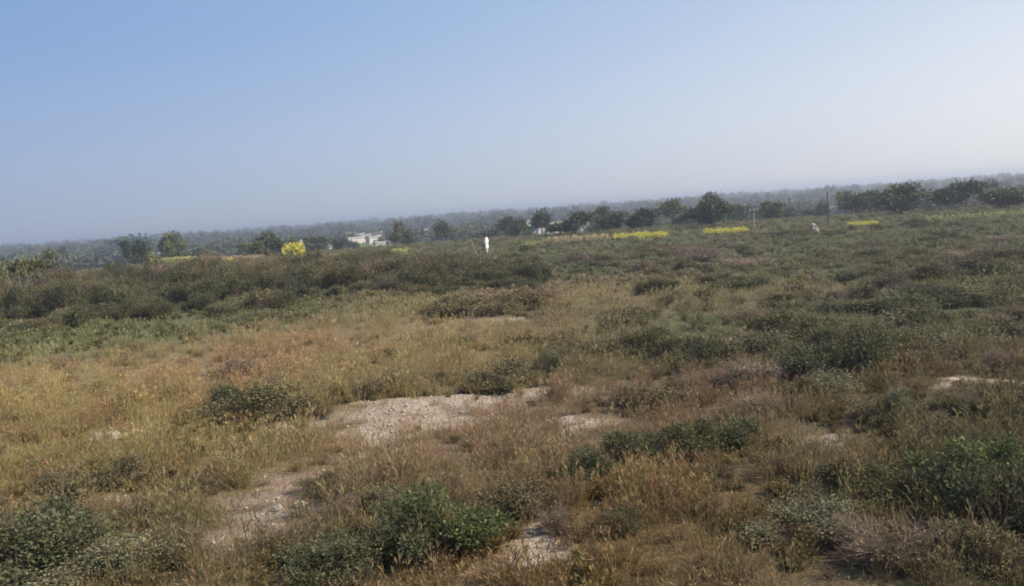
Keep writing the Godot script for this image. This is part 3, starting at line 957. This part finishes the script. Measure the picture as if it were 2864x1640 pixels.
func build_ground():
	var xs := []
	var x := 0.0
	while x < 4200.0:
		xs.append(x)
		x += 0.22 if x < 13.0 else (0.6 if x < 50.0 else x * 0.06 + 0.0)
	var all_x := []
	for k in range(xs.size() - 1, 0, -1): all_x.append(-xs[k])
	all_x.append_array(xs)
	var all_z := []
	var z := 400.0
	while z > 12.0:
		all_z.append(z)
		z -= maxf(z * 0.15, 2.0)
	z = 10.0
	while z > -4400.0:
		all_z.append(z)
		var d := -z
		z -= 1.0 if d < 6.0 else (0.16 if d < 24.0 else (0.3 if d < 50.0 else (1.0 if d < 120.0 else d * 0.03)))
	var nx := all_x.size()
	var nz := all_z.size()
	var v := PackedVector3Array()
	var n := PackedVector3Array()
	var c := PackedColorArray()
	var idx := PackedInt32Array()
	for j in nz:
		for i in nx:
			var px: float = all_x[i]
			var pz: float = all_z[j]
			var y := height(px, pz)
			var col := Color(0.2, 0.17, 0.11)
			var d := sqrt(px * px + pz * pz)
			var near := pz < -4.0 and absf(px) < -pz * 0.9 + 6.0 and d < 180.0
			if near:
				var t := tone_at(px, pz)
				col = Color(t.r * 0.9, t.g * 1.02, t.b * 1.1)
				var b := bare_at(px, pz)
				if b.x > 0.0:
					var s: Color = [Color(0.35, 0.3, 0.255), Color(0.25, 0.195, 0.155), Color(0.55, 0.49, 0.41)][int(b.y)]
					col = col.lerp(s, b.x)
					y += b.x * (n_fine.get_noise_2d(px * 2.6, pz * 2.6) * 0.06 + n_mid.get_noise_2d(px * 3.0, pz * 3.0) * 0.05)
				var sp := n_fine.get_noise_2d(px * 1.7 + 40.0, pz * 1.7)
				col = col * (1.0 + sp * 0.25)
			elif d >= 120.0:
				var cell := n_mid.get_noise_2d(floorf(px / 38.0 + floorf(pz / 61.0) * 0.37) * 7.3, floorf(pz / 61.0) * 5.1)
				col = [Color(0.12, 0.15, 0.07), Color(0.18, 0.165, 0.11), Color(0.15, 0.18, 0.09), Color(0.23, 0.21, 0.15), Color(0.13, 0.12, 0.08)][int((cell + 1.0) * 37.0) % 5]
			col.a = 1.0
			v.append(Vector3(px, y, pz))
			c.append(col)
	for j in nz:
		for i in nx:
			var l := j * nx + maxi(i - 1, 0)
			var r := j * nx + mini(i + 1, nx - 1)
			var u := maxi(j - 1, 0) * nx + i
			var w := mini(j + 1, nz - 1) * nx + i
			n.append((v[u] - v[w]).cross(v[r] - v[l]).normalized())
			if i < nx - 1 and j < nz - 1:
				var k := j * nx + i
				idx.append_array(PackedInt32Array([k, k + nx, k + 1, k + 1, k + nx, k + nx + 1]))
	for k in n.size():
		if n[k].y < 0.0: n[k] = -n[k]
	var b := Buf.new()
	b.v = v
	b.n = n
	b.c = c
	b.i = idx
	var m := painted(Color(1, 1, 1), 0.95)
	var nt := NoiseTexture2D.new()
	var fn := FastNoiseLite.new()
	fn.seed = 5
	fn.frequency = 0.03
	fn.fractal_octaves = 5
	nt.noise = fn
	nt.width = 512
	nt.height = 512
	nt.seamless = true
	var ramp := Gradient.new()
	ramp.set_color(0, Color(0.66, 0.63, 0.6))
	ramp.set_color(1, Color(1, 1, 1))
	nt.color_ramp = ramp
	m.albedo_texture = nt
	m.uv1_triplanar = true
	m.uv1_world_triplanar = true
	m.uv1_scale = Vector3(0.45, 0.45, 0.45)
	var nn := NoiseTexture2D.new()
	var fb := FastNoiseLite.new()
	fb.seed = 6
	fb.frequency = 0.05
	fb.fractal_octaves = 4
	nn.noise = fb
	nn.width = 512
	nn.height = 512
	nn.seamless = true
	nn.as_normal_map = true
	nn.bump_strength = 6.0
	m.normal_enabled = true
	m.normal_texture = nn
	var o := MeshInstance3D.new()
	o.name = "ground"
	o.mesh = b.mesh()
	o.material_override = m
	o.set_meta("kind", "structure")
	o.set_meta("label", "dry scrubland ground with pale bare soil patches")
	add_child(o)

func field(called: String, label: String, corners: Array, gap: float, m: Mesh, mat: Material, tall: float, thin := 0.0):
	# corners: four ground points in order; plants in rows between them
	var a: Vector2 = corners[0]
	var b: Vector2 = corners[1]
	var c: Vector2 = corners[2]
	var d: Vector2 = corners[3]
	var nu := int(maxf(a.distance_to(b), d.distance_to(c)) / gap) + 1
	var nv := int(maxf(a.distance_to(d), b.distance_to(c)) / gap) + 1
	var xf := []
	for i in nu:
		for j in nv:
			if rng.randf() < thin: continue
			var p := a.lerp(b, (i + rng.randf()) / nu).lerp(d.lerp(c, (i + rng.randf()) / nu), (j + rng.randf()) / nv)
			var s := tall * rng.randf_range(0.75, 1.15)
			xf.append(Transform3D(Basis(Vector3.UP, rng.randf() * TAU).scaled(Vector3(s, s, s)), Vector3(p.x, height(p.x, p.y), p.y)))
	var o := scatter(self, numbered(called), m, mat, xf, [])
	tag(o, label, "field", "", "stuff")

func build_fields():
	var yel := crop_mesh(Color(0.5, 0.47, 0.09), Color(0.17, 0.2, 0.07), 0.22)
	var pal := crop_mesh(Color(0.33, 0.34, 0.14), Color(0.16, 0.19, 0.09), 0.22)
	var tan := crop_mesh(Color(0.34, 0.29, 0.18), Color(0.24, 0.2, 0.12), 0.22)
	var grn := crop_mesh(Color(0.24, 0.32, 0.1), Color(0.14, 0.2, 0.06), 0.22)
	var m := painted(Color(1, 1, 1), 0.8, 0.5)
	var V := func(x, z): return Vector2(x, z)
	field("mustard_field", "bright yellow mustard strip running away between trees left of centre", [V.call(-29.4, -118), V.call(-27.2, -116.5), V.call(-32.6, -140), V.call(-35.4, -141)], 0.34, yel, m, 1.6, 0.3)
	field("mustard_field", "longest yellow mustard strip right of centre", [V.call(12.9, -106), V.call(18.6, -103.5), V.call(19.4, -110), V.call(13.3, -113)], 0.34, yel, m, 0.6, 0.3)
	field("mustard_field", "short bright yellow mustard strip right of the longest one", [V.call(22.9, -101.5), V.call(27, -99.5), V.call(27.8, -104.5), V.call(23.5, -107)], 0.34, yel, m, 0.6, 0.3)
	field("mustard_field", "small yellow mustard plot right of the slim pole", [V.call(37.3, -96), V.call(40.0, -95), V.call(40.8, -99), V.call(38, -100)], 0.34, yel, m, 0.55, 0.3)
	field("mustard_field", "small yellow mustard plot left of the white-clad person", [V.call(-13.6, -103), V.call(-11.9, -102.7), V.call(-12.3, -108), V.call(-14.2, -108)], 0.3, pal, m, 0.7, 0.1)
	field("mustard_field", "pale yellow-green field band reaching the right edge", [V.call(46, -95), V.call(60, -88), V.call(62, -94), V.call(47, -101)], 0.45, pal, m, 0.5, 0.45)
	field("mustard_field", "angled pale yellow-green field at right under the slate trees", [V.call(74, -205), V.call(84, -201), V.call(100, -240), V.call(86, -248)], 0.8, pal, m, 1.2, 0.1)
	field("stubble_field", "tan stubble strip left of the bright yellow field", [V.call(-48, -133), V.call(-34, -124), V.call(-36, -130), V.call(-51, -140)], 0.45, tan, m, 0.6, 0.2)
	field("stubble_field", "cream stubble strip right of the white-clad person", [V.call(4.5, -104), V.call(11.5, -101), V.call(12, -108), V.call(5, -111)], 0.42, tan, m, 0.75, 0.25)
	field("stubble_field", "yellowish stubble patch behind the left shrub belt", [V.call(-56, -140), V.call(-47, -134), V.call(-52, -146), V.call(-62, -152)], 0.5, pal, m, 0.9, 0.3)
	field("mustard_field", "thin broken yellow strip at left behind the shrub belt", [V.call(-44, -128), V.call(-38.5, -124), V.call(-40, -128), V.call(-46, -133)], 0.4, yel, m, 0.5, 0.4)
	field("mustard_field", "thin yellow strip between the small plot and the bright yellow field", [V.call(-25.5, -112), V.call(-18, -108), V.call(-18.5, -112), V.call(-26.5, -116)], 0.4, pal, m, 0.5, 0.45)
	field("mustard_field", "thin broken yellow-green strip just right of the person", [V.call(1.5, -106), V.call(8, -104), V.call(8.2, -107), V.call(1.6, -109)], 0.4, pal, m, 0.5, 0.45)
	field("mustard_field", "dull yellow second strip below the longest yellow strip", [V.call(13.8, -97), V.call(17.6, -95.6), V.call(17.9, -98), V.call(14, -99.5)], 0.35, pal, m, 0.4, 0.5)
	field("green_field", "pale green crop behind the village at centre", [V.call(-60, -330), V.call(0, -320), V.call(5, -380), V.call(-70, -390)], 1.5, grn, m, 1.6, 0.1)
	field("green_field", "pale green crop right of the pole in the plain", [V.call(70, -300), V.call(150, -270), V.call(170, -310), V.call(80, -350)], 1.5, grn, m, 1.6, 0.1)

# the open yards and fields on the near side of the houses
func in_yard(x: float, z: float) -> bool:
	for h in yards:
		var gap: Vector2 = Vector2(x, z) - h
		var away: Vector2 = h.normalized()
		var along := gap.dot(away)
		if along > -110.0 and along < 4.0 and absf(gap.cross(away)) < 4.5: return true
	return false

func build_trees():
	var kinds := []
	for k in 6: kinds.append(tree_kind(k))
	var bark := painted()
	var tints := [painted(Color(0.95, 1.0, 1.0), 0.8, 0.4), painted(Color(1.35, 1.2, 0.95), 0.8, 0.4), painted(Color(0.62, 0.72, 0.75), 0.8, 0.3), painted(Color(1.15, 1.05, 0.85), 0.8, 0.4)]
	var put := func(called: String, x: float, z: float, w: float, h: float, tint: int, k: int) -> Node3D:
		var o := thing(called, Vector3(x, height(x, z), z), rng.randf() * TAU, Vector3(w / 0.9, h / 0.95, w / 0.9))
		part(o, "trunk", kinds[k][0], bark)
		part(o, "crown", kinds[k][1], tints[tint])
		return o
	for k in TREES.size():
		var t: Array = TREES[k]
		var o: Node3D = put.call("field_tree", t[0], t[1], t[2], t[3] * 1.05, t[4], k % 6)
		tag(o, t[5], "tree", "trees of the hazy plain")
	# more trees over the plain, thinning into haze
	for k in 330:
		var a := deg_to_rad(lerpf(-37.0, 37.0, pow(rng.randf(), 0.85)))
		var d := (125.0 if a > 0.05 else 165.0) + 520.0 * pow(rng.randf(), 1.15)
		var x := sin(a) * d
		var z := -cos(a) * d
		var w := rng.randf_range(3.5, 8.5) * (0.8 if d < 200.0 else (1.1 if d < 400.0 else 1.4))
		var h := rng.randf_range(2.8, 6.8) * (0.75 if d < 160.0 else (1.0 if d < 240.0 else 1.25))
		if in_yard(x, z): continue
		if (a > -0.23 and a < -0.02 and rng.randf() < 0.6): continue
		var tint: int = [0, 0, 0, 1, 3, 2][rng.randi() % 6]
		var o: Node3D = put.call("plain_tree", x, z, w, h, tint, k % 6)
		var where := "left of the bright yellow field" if a < -0.3 else ("left of the village" if a < -0.17 else ("round the village" if a < -0.03 else ("right of the person" if a < 0.1 else ("behind the yellow strips" if a < 0.24 else ("around the slim pole" if a < 0.38 else "towards the right edge")))))
		var band := "near" if d < 280.0 else ("mid-distance" if d < 480.0 else "far")
		tag(o, "", "tree", "trees of the hazy plain")
		later(o, "%s %s tree %s" % [band, ["hazy", "olive", "dark", "brownish"][tint], where])
	# the far wood that closes the view
	var xf := []
	var cols := []
	for k in 14000:
		var d := 330.0 + pow(rng.randf(), 1.6) * 3100.0
		var a := deg_to_rad(rng.randf_range(-42.0, 42.0))
		var x := sin(a) * d
		var z := -cos(a) * d
		var w := rng.randf_range(6.0, 14.0)
		var h := rng.randf_range(3.5, 8.5) * (1.0 if d < 600.0 else (1.5 if d < 1000.0 else 1.85))
		var clump := n_big.get_noise_2d(x * 0.3, z * 0.3)
		if clump < (-0.08 if a < 0.1 else -0.22) and d < 1500.0: continue
		w *= 0.85 + 0.5 * clump
		h *= 0.9 + 0.55 * clump
		if d < 600.0 and in_yard(x, z): continue
		xf.append(Transform3D(Basis(Vector3.UP, rng.randf() * TAU).scaled(Vector3(w, h, w)), Vector3(x, height(x, z), z)))
		var g := rng.randf_range(0.8, 1.25)
		cols.append(Color(g, g, g * 0.95))
	var ce := []
	var far := foliage_mesh(lobes_of(7, 0.3, 0.3, 0.75, 0.22), 70, 12, 0.13, 0.1, Color(0.055, 0.07, 0.04), Color(0.085, 0.1, 0.055), 0.06, ce, 1.15)
	var wood := scatter(self, "far_wood", far, painted(Color(1, 1, 1), 0.8, 0.3), xf, cols)
	tag(wood, "hazy far woodland along the skyline", "woodland", "", "stuff")

func build_houses_and_props():
	for k in HOUSES.size(): build_house(HOUSES[k], k)
	for k in 30:
		var a := rng.randf_range(-0.24, -0.05) if k < 15 else (rng.randf_range(-0.04, 0.45) if k < 26 else rng.randf_range(-0.5, -0.26))
		var d := rng.randf_range(340.0, 560.0)
		var o := build_house([sin(a) * d, -cos(a) * d, rng.randf_range(3.6, 7.0), rng.randf_range(2.8, 4.6), ""], k)
		later(o, "small pale house %s" % ("among village trees left of the person" if a < -0.05 and a > -0.25 else ("in the plain right of the person" if a > -0.05 else "behind the left shrub belt")))
	build_pole(35.2, -97.5, 3.9, "slim dark wooden pole standing upright at right below the skyline", Color(0.07, 0.06, 0.05), false)
	build_pole(30.1, -108.5, 2.6, "short pale pole with a crossarm left of the slim dark pole", Color(0.3, 0.28, 0.25), true)
	build_pole(-3.6, -95.5, 1.5, "leaning pale post left of the white-clad person", Color(0.2, 0.18, 0.16), false)
	get_child(get_child_count() - 1).rotation.z = deg_to_rad(17.0)
	build_person(Vector3(-2.35, height(-2.35, -94.5), -94.5))
	var sm := [plain(Color(0.27, 0.24, 0.2)), plain(Color(0.22, 0.19, 0.16)), plain(Color(0.3, 0.27, 0.235))]
	var sv := [stone_mesh(), stone_mesh(), stone_mesh(), stone_mesh()]
	for k in STONES.size():
		var s: Array = STONES[k]
		var x: float = s[0]
		var z: float = s[1]
		var o := MeshInstance3D.new()
		o.name = numbered("pale_stone")
		o.mesh = sv[k % 4]
		o.material_override = sm[k % 3]
		var w: float = s[2] * 1.15
		var h: float = s[3] * 1.6
		o.transform = Transform3D(Basis(Vector3.UP, rng.randf() * TAU) * Basis.from_scale(Vector3(w, h, w * 0.8)), Vector3(x, height(x, z) + h * 0.22, z))
		add_child(o)
		tag(o, "", "stone", "pale stones lying in the grass")
		later(o, "%s pale stone %s" % ["small" if s[2] < 0.2 else ("flat" if s[3] < s[2] * 0.5 else "rounded"), "by the lower bare soil" if z > -14.0 and x < 0.0 else ("in straw grass at left" if x < -8.5 else ("on the soil right of centre" if x < 3.0 else "among the right-hand shrubs"))])

func build_shrubs():
	var lib := {}
	for k in ["g", "t", "d"]:
		lib[k + "fine"] = shrub_kind(k, true)
		lib[k + "far"] = shrub_kind(k, false)
	var bark := painted()
	var tints := {
		"g": [painted(Color(0.95, 0.95, 0.9), 0.7, 0.8), painted(Color(1.02, 1.15, 0.8), 0.7, 0.8), painted(Color(0.85, 0.86, 0.78), 0.7, 0.8), painted(Color(0.98, 0.85, 0.72), 0.7, 0.8)],
		"t": [painted(Color(0.85, 0.82, 0.62), 0.8, 0.4), painted(Color(0.95, 1.02, 0.95), 0.8, 0.4), painted(Color(0.74, 0.65, 0.5), 0.8, 0.3), painted(Color(0.62, 0.62, 0.68), 0.8, 0.3)],
		"d": [painted(Color(0.66, 0.64, 0.58), 0.85, 0.2), painted(Color(0.95, 0.95, 0.98), 0.85, 0.2), painted(Color(1.1, 0.8, 0.35), 0.85, 0.4)]}
	var called := {"g": "leafy_shrub", "t": "thorn_shrub", "d": "dry_shrub"}
	var colour := {"g": ["green", "bright green", "blue-green", "dark olive-green"], "t": ["olive", "grey-green", "brown-olive", "slate-grey"], "d": ["brown twiggy", "grey twiggy"]}
	var put := func(x: float, z: float, w: float, h: float, kind: String, tint: int, v: int) -> Node3D:
		var sets: Array = lib[kind + ("fine" if sqrt(x * x + z * z) < 28.0 or w > 2.0 else "far")]
		var o := thing(called[kind], Vector3(x, height(x, z) - 0.02, z), rng.randf() * TAU, Vector3(w, h / 0.72, w * rng.randf_range(0.8, 1.1)))
		part(o, "stem", sets[v % 4][0], bark)
		part(o, "foliage", sets[v % 4][1], tints[kind][tint])
		return o
	for k in SHRUBS.size():
		var s: Array = SHRUBS[k]
		var o: Node3D = put.call(s[0], s[1], s[2] * 1.4, s[3] * 1.12, s[4], s[5], k)
		tag(o, s[6], "shrub", "shrubs of the near scrub")
	# the thick belt at left
	for k in 250:
		var a := rng.randf_range(-0.62, 0.03)
		var front := 47.0 + (a + 0.6) * 3.0
		var u := pow(rng.randf(), 0.8)
		var depth := 36.0 * clampf((0.05 - a) * 3.5, 0.25, 1.0)
		var d := front + u * depth
		var row := 0 if u < 0.25 else (1 if u < 0.6 else 2)
		var x := sin(a) * d
		var z := -cos(a) * d
		var w := rng.randf_range(1.5, 2.8) if row == 0 else rng.randf_range(2.2, 4.0)
		var h := rng.randf_range(0.9, 1.7) if row == 0 else rng.randf_range(2.0, 3.2 if row == 1 else 3.6)
		h *= clampf(0.65 - a * 1.2, 0.6, 1.0)
		var kind: String = ["t", "g", "g", "g", "d", "g", "t", "g", "t", "g", "g", "t", "g", "t"][rng.randi() % 14]
		if row == 0: kind = ["g", "t", "g", "g"][rng.randi() % 4]
		var tint := rng.randi() % (2 if kind == "d" else 4)
		if kind == "g" and tint == 1: tint = 3
		if kind == "t" and tint == 2: tint = 0
		var o: Node3D = put.call(x, z, w, h, kind, tint, rng.randi())
		tag(o, "", "shrub", "shrubs of the thick left belt")
		later(o, "%s shrub, %s of the %s left belt" % [colour[kind][tint], ["front row", "middle", "back"][row], "outer" if a < -0.4 else ("mid" if a < -0.2 else "inner")])
	# low scrub over the right and the far ground before the fields
	for k in 210:
		var a := rng.randf_range(-0.12, 0.6)
		var d := rng.randf_range(30.0 + maxf(0.0, 0.2 - a) * 60.0, 96.0)
		var x := sin(a) * d
		var z := -cos(a) * d
		if bare_at(x, z).x > 0.2: continue
		if n_big.get_noise_2d(x * 1.3 + 55.0, z * 0.9) < -0.12: continue
		var w := rng.randf_range(1.4, 4.2)
		var h := rng.randf_range(0.5, 1.15)
		var kind: String = ["t", "t", "g", "g", "d"][rng.randi() % 5]
		var tint := rng.randi() % (2 if kind == "d" else 4)
		if kind == "g" and tint == 1: tint = 2
		var o: Node3D = put.call(x, z, w, h, kind, tint, rng.randi())
		tag(o, "", "shrub", "low shrubs of the right-hand scrub")
		later(o, "low %s shrub %s, %s" % [colour[kind][tint], "before the fields" if d > 62.0 else "behind the thicket", "centre" if a < 0.12 else ("right of centre" if a < 0.36 else "near right edge")])
	# small shrubs dotted through the near grass
	for k in 175:
		var d := rng.randf_range(11.0, 42.0)
		var a := rng.randf_range(-0.58, 0.58) if k < 95 else rng.randf_range(0.02, 0.6)
		if k >= 95: d = rng.randf_range(17.0, 46.0)
		var x := sin(a) * d
		var z := -cos(a) * d
		if bare_at(x, z).x > 0.15: continue
		if n_big.get_noise_2d(x * 2.0 + 17.0, z * 2.0) + a * 0.5 < -0.12: continue
		var kind: String = ["t", "t", "d", "t", "g"][rng.randi() % 5]
		var tint := rng.randi() % (2 if kind == "d" else 4)
		if kind == "g": tint = 3
		if kind == "t" and tint == 3: tint = 2
		var o: Node3D = put.call(x, z, rng.randf_range(0.5, 1.3) * (1.0 if k < 95 else 1.6), rng.randf_range(0.28, 0.55) * (1.0 if k < 95 else 1.6), kind, tint, rng.randi())
		tag(o, "", "shrub", "small shrubs dotted through the grass")
		later(o, ("small" if k < 95 else "middling") + " %s shrub low in the %s grass, %s" % [colour[kind][tint], "nearest" if d < 19.0 else ("middle" if d < 30.0 else "farther"), "left half" if a < 0.0 else "right half"])
	# a pale forked little tree in the belt
	var pt := thing("pale_forked_tree", Vector3(-32.5, height(-32.5, -58.5), -58.5))
	tag(pt, "thin pale forked leafless tree standing in the left belt", "tree")
	var b := Buf.new()
	var pc := Color(0.22, 0.19, 0.16)
	b.tube(Vector3(0, -0.2, 0), Vector3(0.05, 0.9, 0), 0.13, 0.08, 7, pc)
	part(pt, "trunk", b.mesh(), painted())
	for e in [[-0.5, 2.6, 0.1], [0.15, 2.9, -0.1], [0.85, 2.4, 0.1]]:
		var q := Buf.new()
		var m := Vector3(e[0] * 0.6, 1.6, e[2])
		q.tube(Vector3(0.05, 0.85, 0), m, 0.07, 0.05, 6, pc)
		q.tube(m, Vector3(e[0], e[1], e[2]), 0.05, 0.015, 5, pc)
		for j in 6:
			var s := m.lerp(Vector3(e[0], e[1], e[2]), rng.randf())
			q.tube(s, s + Vector3(rng.randfn() * 0.35, rng.randf_range(0.2, 0.7), rng.randfn() * 0.35), 0.018, 0.006, 4, pc)
		part(pt, "limb", q.mesh(), painted())

func build_grass():
	var kinds := {
		"straw": [tuft_mesh(34, 0.17, 0.72, 0.01, 0.55, 0.12, 0.25), tuft_mesh(32, 0.2, 0.56, 0.011, 0.8, 0.05, 0.25), tuft_mesh(34, 0.15, 0.78, 0.01, 0.4, 0.2, 0.25)],
		"seed": [tuft_mesh(26, 0.15, 0.6, 0.008, 0.5, 0.7, 0.22), tuft_mesh(28, 0.14, 0.54, 0.008, 0.65, 0.55, 0.22)],
		"weed": [weed_mesh(11, 0.5, 0.006, 14, 0.035), weed_mesh(14, 0.42, 0.006, 12, 0.04)],
		"herb": [weed_mesh(14, 0.34, 0.006, 18, 0.06), weed_mesh(18, 0.28, 0.006, 15, 0.055)],
		"far": [tuft_mesh(30, 0.3, 0.55, 0.028, 0.6, 0.15, 0.25), tuft_mesh(32, 0.34, 0.48, 0.03, 0.75, 0.3, 0.25)],
		"farherb": [weed_mesh(16, 0.4, 0.012, 12, 0.12)]}
	var xf := {}
	var cols := {}
	for k in kinds:
		for j in kinds[k].size():
			xf[k + str(j)] = []
			cols[k + str(j)] = []
	var bands := [[7.5, 16.0, 19.0], [16.0, 30.0, 12.0], [30.0, 52.0, 5.5], [52.0, 90.0, 2.6], [90.0, 150.0, 1.3]]
	for b in bands:
		var area: float = 0.7 * (b[1] * b[1] - b[0] * b[0])
		for k in int(area * b[2]):
			var d := sqrt(lerpf(b[0] * b[0], b[1] * b[1], rng.randf()))
			var a := rng.randf_range(-0.7, 0.7)
			var x := sin(a) * d
			var z := -cos(a) * d
			var bare := bare_at(x, z).x
			if rng.randf() < bare * 0.95: continue
			var dens := n_mid.get_noise_2d(x * 0.9 + 31.0, z * 0.9)
			if dens < -0.35 and rng.randf() < 0.6: continue
			var clump := n_mid.get_noise_2d(x * 3.4 + 11.0, z * 3.4 - 5.0) if d < 45.0 else n_mid.get_noise_2d(x * 1.4 + 11.0, z * 1.4 - 5.0)
			if clump < -0.42: continue
			var sp := n_mid.get_noise_2d(x * 0.5 - 70.0, z * 0.5) + rng.randfn() * 0.22
			var sq := n_big.get_noise_2d(x * 1.6 + 90.0, z * 1.6) + rng.randfn() * 0.25
			var t := tone_at(x, z)
			var grey := (t.r + t.g + t.b) / 3.0
			t = t.lerp(Color(grey, grey, grey), 0.12)
			var green := clampf((t.g / t.r - 0.78) * 2.6, 0.0, 0.75)
			var kind := "straw"
			var mul := Color(0.845, 0.98, 0.86)
			if d < 48.0:
				for sh in SHRUBS:
					var ex: float = x - sh[0]
					var ez: float = z - sh[1]
					if ex * ex + ez * ez < sh[2] * sh[2] * 1.1:
						green = maxf(green, 0.9 if sh[4] != "d" else 0.2)
						break
			if rng.randf() < green * 0.6 + 0.05:
				kind = "herb"
				mul = Color(0.6, 0.66, 0.48)
			elif sp > 0.22:
				kind = "seed"
				mul = Color(0.92, 0.92, 0.9)
			elif sq > 0.3:
				kind = "weed"
				mul = Color(0.8, 0.8, 0.86)
			if d > 40.0:
				kind = "farherb" if kind == "herb" or kind == "weed" else "far"
			var j := rng.randi() % int(kinds[kind].size())
			var g := rng.randf_range(0.8, 1.2) * GAIN * (1.0 + 0.28 * n_mid.get_noise_2d(x * 2.3 - 33.0, z * 2.3 + 8.0))
			var s := rng.randf_range(0.65, 1.2) * (1.0 - bare * 0.45) * (0.88 + 0.25 * dens) * (0.8 + 0.75 * clampf(clump, -0.4, 0.5))
			var wd := rng.randf_range(0.9, 1.35)
			if d > 52.0: wd *= 1.5
			xf[kind + str(j)].append(Transform3D(Basis(Vector3.UP, rng.randf() * TAU).scaled(Vector3(s * wd, s, s * wd)), Vector3(x, height(x, z), z)))
			cols[kind + str(j)].append(Color(minf(t.r * g * mul.r, 0.62), minf(t.g * g * mul.g, 0.56), minf(t.b * g * mul.b, 0.45)))
	var mat := painted(Color(1, 1, 1), 0.75, 0.9)
	var said := {"straw": ["dry_grass", "straw-coloured dry grass tufts covering the near field", "grass"], "seed": ["seeding_grass", "pinkish brown seeding grass scattered over the field", "grass"], "weed": ["dry_weed", "grey-brown dry weeds among the grass", "weeds"], "herb": ["green_herb", "low green herbs growing through the dry grass", "weeds"], "far": ["distant_grass", "dry grass of the middle distance", "grass"], "farherb": ["distant_herb", "green weeds of the middle distance", "weeds"]}
	for k in kinds:
		var o := Node3D.new()
		o.name = said[k][0]
		add_child(o)
		tag(o, said[k][1], said[k][2], "", "stuff")
		for j in kinds[k].size():
			scatter(o, "tuft", kinds[k][j], mat, xf[k + str(j)], cols[k + str(j)])
	# crumbs of soil and pebbles on the bare ground
	var px := []
	for b in BARE:
		for k in int(clampf(b[2] * b[3] * 40.0, 6.0, 80.0)):
			var x: float = b[0] + rng.randfn() * b[2] * 0.7
			var z: float = b[1] + rng.randfn() * b[3] * 0.7
			var s := rng.randf_range(0.02, 0.075)
			px.append(Transform3D(Basis(Vector3.UP, rng.randf() * TAU).scaled(Vector3(s, s * 0.7, s)), Vector3(x, height(x, z) + s * 0.1, z)))
	var peb := scatter(self, "pebbles", stone_mesh(), plain(Color(0.3, 0.25, 0.2)), px, [])
	tag(peb, "pebbles and soil crumbs on the bare patches", "pebbles", "", "stuff")
